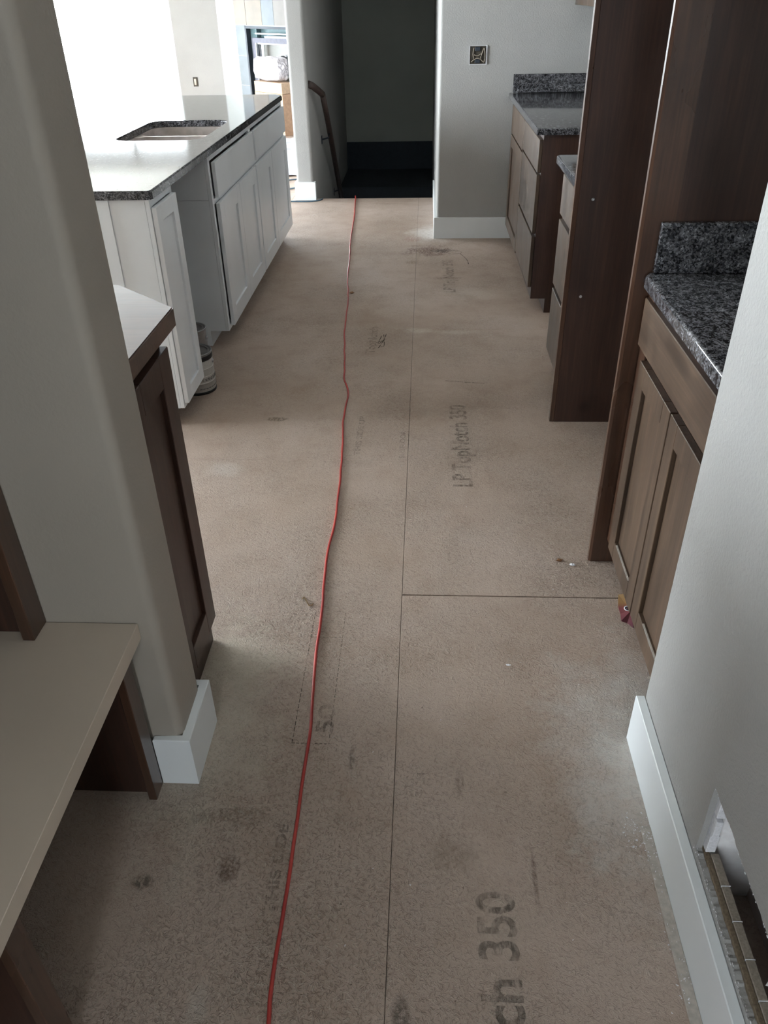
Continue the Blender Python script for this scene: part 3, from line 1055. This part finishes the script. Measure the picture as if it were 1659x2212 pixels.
def counter(name, label, pts, z0, z1, parts):
    t = thing(name, label, 'countertop', (sum(p[0] for p in pts) / len(pts), sum(p[1] for p in pts) / len(pts), z0))
    bm = bmesh.new()
    b_prism(bm, pts, 2, z0, z1)
    es = [e for e in bm.edges if e.verts[0].co.z > z1 - 1e-4 and e.verts[1].co.z > z1 - 1e-4]
    bmesh.ops.bevel(bm, geom=es, offset=0.010, segments=4, affect='EDGES', profile=0.5)
    done('stone_slab', bm, GRAN, t, autos=True)
    for nm, q in parts:
        box(nm, *q, GRAN, t, 0.003, 2)
    return t


counter('granite_countertop', 'dark speckled granite countertop with backsplash on the near right cabinet', [(0.588, 1.4065), (0.588, 2.1200), (0.602, 2.1485), (1.295, 2.1485), (1.295, 1.4065)], 0.943, 0.976,
        [('backsplash', (0.612, 1.27, 2.1290, 2.1485, 0.9765, 1.106)), ('rear_backsplash', (1.275, 1.295, 1.41, 2.128, 0.9765, 1.106))])

# tall panels of the refrigerator recess
t = thing('near_refrigerator_panel', 'tall dark wooden end panel rising beside the near granite countertop', 'panel', (0.92, 2.16, 0))
bm = bmesh.new()
b_prism(bm, [(0.570, 2.1495), (0.5625, 2.154), (0.5625, 2.169), (0.566, 2.1725), (0.650, 2.1725), (0.650, 2.1495)], 2, 0, 2.35)
done('edge_stile', bm, DARKR, t)
box('plywood_panel', 0.6505, 1.295, 2.1520, 2.1715, 0.0, 2.35, DARKW, t, 0)
t = thing('far_refrigerator_panel', 'tall dark wooden panel with small screws across the refrigerator recess', 'panel', (0.92, 3.19, 0))
box('edge_stile', 0.5640, 0.5835, 3.1780, 3.2010, 0, 2.35, DARKR, t)
box('plywood_panel', 0.5840, 1.295, 3.1790, 3.2005, 0, 2.35, DARKW, t, 0)
for (x, z) in ((0.637, 0.942), (0.635, 0.567)):
    bm = bmesh.new()
    b_lathe(bm, [(0, 0), (.006, 0), (.0055, .0015), (.0025, .002), (0.0015, .0008), (0, .0008)], 0, 0, 14)
    for v in bm.verts:
        v.co = Vector((x + v.co.x, 3.1788 - v.co.z, z + v.co.y))
    done('screw', bm, STEEL, t, True)
t = thing('over_refrigerator_cabinet', 'dark cabinet bridging the two tall refrigerator panels', 'cabinet', (0.9, 2.67, 1.95))
box('cabinet_box', 0.65, 1.295, 2.173, 3.1775, 1.95, 2.35, DARKW, t)
for a, b in ((2.18, 2.672), (2.678, 3.17)):
    shaker(t, -1, 0.628, a, b, 1.96, 2.34, MIDW, 0.06)

# ================================================================== MID DRAWER CABINET
t = thing('brown_drawer_cabinet', 'brown three drawer base cabinet just beyond the far tall panel', 'cabinet', (0.9, 3.48, 0))
carcass(t, -1, 0.6255, 1.295, 3.2015, 3.765, 0.967, DARKW)
slab(t, -1, RX + .005, 3.225, 3.722, 0.768, 0.935, MIDW)
slab(t, -1, RX + .005, 3.225, 3.722, 0.454, 0.745, MIDW)
slab(t, -1, RX + .005, 3.225, 3.722, 0.135, 0.432, MIDW)
counter('granite_countertop', 'short granite countertop poking out beyond the far tall panel', [(0.578, 3.2020), (0.578, 3.785), (0.592, 3.80), (1.295, 3.80), (1.295, 3.2020)], 0.968, 1.0,
        [('rear_backsplash', (1.275, 1.295, 3.205, 3.795, 1.0005, 1.113))])

# ================================================================== FAR CABINET
t = thing('brown_corner_cabinet', 'brown base cabinet with drawers and a door against the kitchen end wall', 'cabinet', (0.9, 5.4, 0))
carcass(t, -1, 0.6255, 1.295, 4.600, 6.278, 0.967, DARKW)
slab(t, -1, RX + .005, 4.610, 5.385, 0.775, 0.940, MIDW)
slab(t, -1, RX + .005, 4.610, 5.385, 0.455, 0.765, MIDW)
slab(t, -1, RX + .005, 4.610, 5.385, 0.150, 0.438, MIDW)
slab(t, -1, RX + .005, 5.400, 6.180, 0.760, 0.940, MIDW)
shaker(t, -1, RX + .005, 5.400, 6.180, 0.130, 0.750, MIDW, 0.075)
counter('granite_countertop', 'far granite countertop with backsplash against the kitchen end wall', [(0.582, 4.565), (0.582, 6.282), (1.295, 6.282), (1.295, 4.565)], 0.968, 1.0,
        [('backsplash', (0.606, 1.274, 6.262, 6.282, 1.0005, 1.115)), ('rear_backsplash', (1.275, 1.295, 4.57, 6.261, 1.0005, 1.115))])
t = thing('wall_cabinet', 'light brown upper cabinet hung above the far granite countertop', 'cabinet', (1.15, 5.4, 1.51))
box('cabinet_box', 1.005, 1.295, 4.60, 6.295, 1.512, 2.3, MIDW, t)
shaker(t, -1, 0.985, 4.61, 5.44, 1.514, 2.29, MIDW, 0.06)
shaker(t, -1, 0.985, 5.45, 6.29, 1.514, 2.29, MIDW, 0.06)

# ================================================================== ELECTRICAL BOXES
t = thing('wall_outlet_box', 'open two gang electrical box with folded wires in the kitchen end wall', 'electrical box', (0.353, 6.298, 1.23))
bm = bmesh.new()
x0, x1, z0, z1 = 0.297, 0.409, 1.178, 1.286
b_box(bm, x0, x1, 6.294, 6.2995, z0, z1)
done('box_back', bm, BOXM, t)
boxes('box_rim', [(x0 - .002, x0, 6.290, 6.2995, z0, z1), (x1, x1 + .007, 6.290, 6.2995, z0 - .004, z1 + .004), (x0, x1, 6.290, 6.2995, z0 - .003, z0), (x0, x1, 6.290, 6.2995, z1, z1 + .002)], PLASTER, t, 0)
for i, pts in enumerate(([(x0 + .012, z0 + .012), (x0 + .028, z0 + .03), (x0 + .022, z0 + .06), (x0 + .028, z1 - .01)],
                         [(x1 - .012, z0 + .01), (x1 - .036, z0 + .03), (x1 - .03, z0 + .06), (x1 - .016, z1 - .012)],
                         [(x1 - .014, z1 - .014), (x1 - .006, z0 + .05), (x1 - .012, z0 + .012)],
                         [(x0 + .02, z0 + .02), (x0 + .05, z0 + .035), (x1 - .034, z0 + .028)],
                         [(x0 + .03, z0 + .056), (x0 + .055, z0 + .05), (x1 - .034, z0 + .062)])):
    bm = bmesh.new()
    b_tube(bm, smooth_pts([(p[0], 6.288, p[1]) for p in pts], 4), 0.0034, 6)
    done('wire', bm, WIREM, t, True)
for q in ((x0 + .036, z1 - .03), (x0 + .036, z0 + .005)):
    box('wire_nut_block', q[0], q[0] + .036, 6.286, 6.2938, q[1], q[1] + .024, BLACKM, t, 0.002)
t = thing('wall_outlet_box', 'small bare outlet box in the bright living room back wall', 'electrical box', (-3.385, 12.978, 0.53))
box('box_back', -3.42, -3.35, 12.972, 12.9795, 0.48, 0.60, BOXM, t)
box('receptacle', -3.402, -3.372, 12.962, 12.9718, 0.50, 0.58, m_simple('receptacle_almond', (190, 180, 165), 0.5), t)

# ================================================================== HANDRAIL
t = thing('stair_handrail', 'brown wooden handrail sloping down the stairwell left wall', 'handrail', (-0.99, 8.3, 0.5))
bm = bmesh.new()
RAILM = wood('dusky_rail_wood', (52, 40, 36), (74, 58, 52), 0.45, knots=False)
p0, p1 = Vector((-0.939, 8.0, 0.834)), Vector((-0.974, 9.6, -0.375))
top = [(-1.028, 7.62 + .07, 0.99), (-0.985, 7.69, 0.99), (-0.955, 7.74, 0.96)]
bm2 = bmesh.new()
b_tube(bm, [(-0.939, 8.0, 0.838), (-0.945, 8.4, 0.54), (-0.974, 9.6, -0.375), (-0.98, 9.9, -0.60)], 0.026, 10, True, 1.1)
done('rail', bm, RAILM, t, True)
bm2.free()
bm = bmesh.new()
b_tube(bm, [(-1.028, 7.735, 0.945), (-1.00, 7.80, 0.925), (-0.965, 7.92, 0.875), (-0.939, 8.0, 0.838)], 0.027, 10, True, 1.1)
done('rail_return', bm, RAILM, t, True)
for k in (0.30, 0.85):
    p = p0 + (p1 - p0) * k
    bm = bmesh.new()
    b_tube(bm, [(p.x, p.y, p.z - 0.02), (p.x - .01, p.y, p.z - 0.06), (-1.022, p.y, p.z - 0.075)], 0.008, 8)
    b_box(bm, -1.0295, -1.022, p.y - .02, p.y + .02, p.z - .115, p.z - .04, 0.001)
    done('rail_bracket', bm, BLACKM, t)

# ================================================================== FIREPLACE (45 degrees across the living room corner)
FP = Vector((-1.851, 11.871, 0))
FD = Vector((-math.sqrt(.5), math.sqrt(.5), 0))
FN = Vector((-math.sqrt(.5), -math.sqrt(.5), 0))


def fbox(bm, u0, u1, z0, z1, n0, n1, bev=0.0):
    r = bmesh.ops.create_cube(bm, size=1)
    if bev:
        pass
    for v in r['verts']:
        u = (u0 + u1) / 2 + v.co.x * (u1 - u0)
        n = (n0 + n1) / 2 + v.co.y * (n1 - n0)
        z = (z0 + z1) / 2 + v.co.z * (z1 - z0)
        v.co = FP + FD * u + FN * n + Vector((0, 0, z))


def fpart(name, lst, mat, parent, **k):
    bm = bmesh.new()
    for q in lst:
        fbox(bm, *q)
    return done(name, bm, mat, parent)


wf = bmesh.new()
for q in ((0.879, 1.568, 0, CZ, -0.30, 0), (-0.93, -0.721, 0, CZ, -0.30, 0), (-0.72, 0.878, 1.24, CZ, -0.30, 0), (-0.72, 0.878, 0, 0.0, -0.3, 0)):
    if q[3] - q[2] > 0.01:
        fbox(wf, *q)
tag(done('wall_fireplace', wf, paint('window_lit_chase_wall', (208, 214, 214), 0.6, 0.3)), kind='structure')  # window light on the chase is put into its paler colour
t = thing('fireplace', 'black framed gas fireplace insert in a grey tile surround across the living room corner', 'fireplace', tuple(FP + FD * 0.1))
tc = [(112, 108, 104), (100, 108, 115), (124, 112, 98), (118, 108, 94), (96, 104, 110), (114, 98, 86)]
tm = [m_simple('surround_tile_%s' % n, tc[i], 0.35, nscale=5, amt=0.14) for i, n in enumerate(('warm_grey', 'blue_grey', 'tan', 'sand', 'slate', 'rust'))]
tm2 = tm


def tile(u0, u1, z0, z1, k):
    fpart('tile', [(u0 + .003, u1 - .003, z0 + .003, z1 - .003, 0.001, 0.012)], tm[k % 6], t)


fpart('grout_bed', [(0.879, 1.108, 0, 2.5, 0.0005, 0.008), (-0.92, -0.721, 0, 2.5, 0.0005, 0.008), (-0.72, 0.878, 1.245, 2.5, 0.0005, 0.008)], m_simple('grout', (196, 200, 200), 0.9), t)
z = 0.0
for k, (z0, z1) in enumerate(((0, 0.16), (0.16, 0.52), (0.52, 0.885), (0.885, 1.25))):
    tile(0.879, 1.108, z0, z1, (5, 1, 4, 1)[k])
    tile(-0.92, -0.721, z0, z1, k)
us = [-0.92, -0.55, -0.18, 0.19, 0.46, 0.83, 1.108]
for i in range(len(us) - 1):
    for j, (z0, z1) in enumerate(((1.25, 1.61), (1.61, 1.97), (1.97, 2.33))):
        tile(us[i], us[i + 1], z0, z1, (1, 5, 0, 1, 3, 2)[(i + j) % 6])
fpart('firebox', [(-0.70, 0.70, 0.05, 1.10, -0.55, -0.53), (0.70, 0.878, 0.0, 1.238, -0.55, -0.05), (-0.72, -0.70, 0.0, 1.238, -0.55, -0.05), (-0.70, 0.70, 1.10, 1.238, -0.55, -0.12)], m_simple('firebox_panel', (96, 120, 124), 0.35, 0.2), t)
fpart('outer_frame', [(0.842, 0.878, 0.0, 1.24, -0.06, 0.02), (-0.72, 0.878, 1.212, 1.24, -0.06, 0.02), (-0.72, -0.685, 0.0, 1.212, -0.06, 0.02)], BLACKM, t)
fpart('inner_frame', [(0.70, 0.790, 0.40, 1.105, -0.07, -0.02), (-0.70, 0.70, 1.045, 1.105, -0.07, -0.02), (-0.72, -0.66, 0.40, 1.045, -0.07, -0.02), (-0.66, 0.70, 0.40, 0.445, -0.07, -0.02)], m_simple('frame_grey', (92, 92, 104), 0.4, 0.3), t)
fpart('chrome_bead', [(0.684, 0.699, 0.446, 1.044, -0.05, -0.015), (-0.66, 0.684, 1.030, 1.044, -0.05, -0.03)], STEEL, t)
fpart('glass_front', [(-0.66, 0.683, 0.446, 1.029, -0.062, -0.056)], GLASS, t)
fpart('vent_hood_bar', [(-0.60, 0.62, 1.150, 1.166, -0.04, 0.03)], STEEL, t)
fpart('valve_bar', [(-0.60, 0.42, 1.108, 1.135, -0.05, 0.025)], m_simple('valve_grey', (130, 138, 148), 0.35, 0.6), t)
fpart('lower_panel', [(-0.66, 0.66, 0.02, 0.24, -0.05, 0.0)], m_simple('lower_panel_grey', (120, 130, 140), 0.4, 0.3), t)
fpart('burner_tray', [(-0.66, 0.66, 0.241, 0.262, -0.30, 0.01), (-0.66, 0.70, 0.375, 0.399, -0.12, 0.01)], STEEL, t)
for k in range(7):
    bm = bmesh.new()
    u = -0.45 + k * 0.12
    q = [FP + FD * (u + du) + FN * nn + Vector((0, 0, zz)) for du, nn, zz in ((0, -0.10, 0.275), (0.06, -0.04, 0.33), (0.03, -0.02, 0.35), (0.10, -0.06, 0.28))]
    b_tube(bm, smooth_pts(q, 4), 0.013, 8)
    done('gas_fitting', bm, BLACKP, t, True)
# plastic-wrapped parcel on timber blocks stored in front of the glass
bm = bmesh.new()
bmesh.ops.create_icosphere(bm, subdivisions=5, radius=1)
for v in bm.verts:
    d = v.co.copy()
    k = 1 / max(abs(d.x), abs(d.y), abs(d.z)) * 0.62 + 0.45
    n = 0.07 * abs(noise.noise(d * 3.2)) + 0.05 * abs(noise.noise(d * 8 + Vector((3, 1, 2))))
    c = d * k * (0.92 + n * 1.6)
    u, nn, zz = c.x * 0.31, c.y * 0.10, c.z * 0.135
    v.co = FP + FD * (0.12 + u) + FN * (0.17 + nn) + Vector((0, 0, 0.775 + zz))
par = done('wrapped_parcel', bm, None, None, True)
pm = M('clear_crinkled_plastic', 0.22, 0, 0.6)
pm.color(lin((222, 216, 222)))
pm.bump(pm.noise(pm.co(), 26, 5, 0.7, 1.2), 0.9, 0.02)
par.data.materials.append(pm.m)
tag(par, 'white plastic wrapped parcel piled in front of the fireplace glass', 'parcel')
t2 = thing('cardboard_carton', 'upright tan cardboard carton under the plastic wrapped parcel', 'box', tuple(FP + FD * 0.1 + FN * 0.17))
fpart('carton_body', [(-0.24, 0.385, 0.0, 0.50, 0.07, 0.28)], CARD, t2)
fpart('carton_top_tray', [(-0.25, 0.365, 0.505, 0.628, 0.06, 0.29)], m_simple('pale_timber', (206, 176, 148), 0.7), t2)

# crumpled paper drop sheet on the living floor
bm = bmesh.new()
N = 26
grid = {}
for i in range(N + 1):
    for j in range(N + 1):
        x = -2.45 + 1.15 * i / N
        y = 8.75 + 2.5 * j / N
        e = noise.noise(Vector((x * 4, y * 4, 1))) * .08
        h = 0.004 + 0.035 * abs(noise.noise(Vector((x * 5, y * 3.5, 3)))) + 0.02 * abs(noise.noise(Vector((x * 14, y * 9, 8))))
        grid[i, j] = bm.verts.new((x + e, y + e, h))
for i in range(N):
    for j in range(N):
        bm.faces.new((grid[i, j], grid[i + 1, j], grid[i + 1, j + 1], grid[i, j + 1]))
ds = done('drop_sheet', bm, m_simple('drop_sheet_paper', (196, 198, 204), 0.7, nscale=5, amt=0.3), None, True)
tag(ds, 'crumpled pale drop sheet on the living room floor beyond the island', 'drop sheet')

# ================================================================== CORDS
CP = [[-0.66, 7.80], [-0.649, 7.711], [-0.604, 6.96], [-0.575, 6.219], [-0.54, 5.717], [-0.517, 5.279], [-0.481, 4.895], [-0.46, 4.475], [-0.436, 4.111], [-0.405, 3.791], [-0.392, 3.617], [-0.36, 3.456], [-0.361, 3.21], [-0.345, 2.989], [-0.331, 2.79], [-0.324, 2.575], [-0.317, 2.445], [-0.316, 2.353], [-0.323, 2.156], [-0.316, 1.98], [-0.311, 1.911], [-0.307, 1.781], [-0.304, 1.661], [-0.294, 1.517], [-0.286, 1.387], [-0.285, 1.242], [-0.283, 1.101], [-0.282, 0.954], [-0.283, 0.835], [-0.282, 0.738], [-0.277, 0.687], [-0.27, 0.55], [-0.28, 0.3]]
pts = []
for i, p in enumerate(smooth_pts([(a, b, 0.0048) for a, b in CP], 8)):
    w = 0.0045 * noise.noise(Vector((p.y * 9, 1.3, 0))) * (1 if p.y > 2.2 else 0.35)
    pts.append((p.x + w, p.y, 0.0048))
pts[0] = (pts[0][0], pts[0][1], -0.03)
bm = bmesh.new()
b_tube(bm, pts, 0.0043, 10)
tag(done('extension_cord', bm, CORDM, None, True), 'red extension cord running down the middle of the hall floor into the stairwell', 'cord')
bm = bmesh.new()
lp = []
for k in range(60):
    a = k / 60 * 2 * PI * 2.1
    rr = 0.13 + 0.03 * math.sin(k * .21)
    lp.append((-1.28 + 0.24 * math.cos(a + 2.2) + (0.02 if k > 30 else 0), 7.86 + 0.42 * math.sin(a + 2.2) * (1 if k < 30 else .9), 0.006 + 0.004 * (k > 28)))
lp2 = [(-1.75, 7.75, .006), (-1.50, 7.66, .006), (-1.30, 7.60, .006), (-1.10, 7.585, .006), (-0.985, 7.62, .006), (-0.955, 7.69, .006)]
b_tube(bm, smooth_pts(lp2, 6), 0.006, 8)
lp3 = [(-1.75, 7.95, .006), (-1.5, 8.05, .006), (-1.32, 8.15, .006), (-1.22, 8.35, .008), (-1.30, 8.6, .006), (-1.5, 8.5, .006), (-1.80, 8.2, .006)]
b_tube(bm, smooth_pts(lp3, 6), 0.006, 8)
b_tube(bm, smooth_pts([(-1.75, 7.75, .006), (-1.82, 7.85, .006), (-1.75, 7.95, .006)], 5), 0.006, 8)
tag(done('blue_cord', bm, m_simple('blue_grey_cord', (74, 96, 112), 0.5), None, True), 'loose blue grey cord looped round the foot of the stairwell post', 'cord')

# ================================================================== SMALL THINGS ON THE FLOOR
bm = bmesh.new()
b_tube(bm, [(-0.378, 1.925, .002), (-0.374, 1.935, .003), (-0.352, 1.893, .002), (-0.344, 1.897, .002), (-0.340, 1.905, .003)], 0.0016, 6)
tag(done('bent_staple', bm, m_simple('staple_brass', (150, 128, 92), 0.35, 0.9), None, True), 'bent metal staple lying left of the red cord', 'staple')


def scrap(name, label, x, y, s, mat, cat, seed, z=0.0):
    rnd = random.Random(seed)
    bm = bmesh.new()
    bmesh.ops.create_icosphere(bm, subdivisions=2, radius=1)
    for v in bm.verts:
        n = 0.6 + 0.9 * abs(noise.noise(v.co * 1.7 + Vector((seed, 0, 0))))
        v.co = Vector((x + v.co.x * s * n, y + v.co.y * s * n * 0.7, z + max(0.0, (v.co.z + 0.7) * s * 0.4 * n)))
    return tag(done(name, bm, mat, None), label, cat)


scrap('paper_scrap', 'white paper scrap on the floor near the foot of the near tall panel', 0.508, 2.125, 0.011, PLASTER, 'scrap', 3)
scrap('wood_chip', 'brown wood chip just left of the white paper scrap', 0.466, 2.150, 0.012, m_simple('chip_brown', (120, 84, 54), 0.8), 'wood chip', 5)
scrap('plaster_crumb', 'white plaster crumb alone on the floor before the near right cabinet', 0.253, 1.649, 0.007, PLASTER, 'crumb', 8)
scrap('wood_chip', 'small tan wood chip touching the red cord half way up the hall', -0.462, 4.965, 0.018, m_simple('chip_tan', (140, 104, 72), 0.8), 'wood chip', 11)
# torn coloured wrapper under the near right cabinet door
wm = M('red_yellow_print', 0.5)
sp = wm.n('ShaderNodeSeparateXYZ')
wm.co()
wm.l(wm.tc.outputs['Position'], sp.inputs[0])
wm.color(wm.ramp(wm.math('MULTIPLY', wm.math('SUBTRACT', sp.outputs[1], 1.80), 6.0), [(0.0, lin((60, 40, 46))), (0.2, lin((112, 62, 72))), (0.62, lin((140, 78, 80))), (0.78, lin((168, 128, 84))), (1.0, lin((164, 132, 90)))]))
t = thing('torn_wrapper', 'torn red and yellow printed paper scrap under the near right cabinet door', 'scrap', (0.63, 1.88, 0))
bm = bmesh.new()
o_ = [(0.628, 1.972), (0.655, 1.975), (0.69, 1.90), (0.695, 1.84), (0.655, 1.822), (0.640, 1.812), (0.628, 1.838), (0.610, 1.842), (0.616, 1.88), (0.614, 1.91)]
va = [bm.verts.new((p[0], p[1], 0.0015 + 0.004 * (k % 2))) for k, p in enumerate(o_)]
vb = [bm.verts.new((p[0], p[1], 0.0005 + 0.004 * (k % 2))) for k, p in enumerate(o_)]
ca, cb = bm.verts.new((0.65, 1.89, 0.007)), bm.verts.new((0.65, 1.89, 0.006))
for i in range(10):
    j = (i + 1) % 10
    bm.faces.new((va[i], va[j], ca))
    bm.faces.new((vb[j], vb[i], cb))
    bm.faces.new((va[i], vb[i], vb[j], va[j]))
done('paper', bm, wm.m, t)
bm = bmesh.new()
b_lathe(bm, [(0.0085, 0.0075), (0.0085, 0.0085), (0.012, 0.0085), (0.012, 0.0070), (0.0085, 0.0075)], 0.642, 1.898, 24)
done('printed_ring', bm, PLASTER, t, True)
bm = bmesh.new()
b_lathe(bm, [(0.0, 0.0080), (0.008, 0.0078), (0.008, 0.0065)], 0.642, 1.898, 20)
done('printed_dot', bm, m_simple('dot_plum', (70, 44, 58), 0.5), t, True)
# shim strip along the right baseboard and its crumbs
bm = bmesh.new()
b_box(bm, 0.5105, 0.5333, -0.4, 1.134, 0.0, 0.005, 0.001)
tag(done('shim_strip', bm, SHIMM), 'thin dusty grey strip lying against the near right baseboard', 'strip')
bm = bmesh.new()
for k in range(240):
    m_ = random.random()
    if m_ < .35:
        x, y = random.uniform(0.47, 0.532), random.gauss(1.12, 0.03)
    elif m_ < .7:
        x, y = random.uniform(0.505, 0.533), random.uniform(0.75, 1.13)
    else:
        x, y = random.uniform(-0.2, 0.5), random.uniform(0.7, 3.2)
    s = random.uniform(0.0006, 0.0022) * (1.3 if m_ < .35 else 1)
    zz = 0.0055 if (0.5105 < x and y < 1.134) else 0.0005
    c = Vector((x, y, zz + s * .5))
    vs = [bm.verts.new(c + Vector((random.uniform(-1, 1) * 1.5, random.uniform(-1, 1) * 1.5, random.uniform(-.5, .6))) * s) for _ in range(4)]
    for f in ((0, 1, 2), (0, 2, 3), (0, 3, 1), (1, 3, 2)):
        bm.faces.new([vs[q] for q in f])
tag(done('plaster_dust', bm, PLASTER), 'white plaster crumbs scattered over the subfloor', 'debris', kind='stuff')
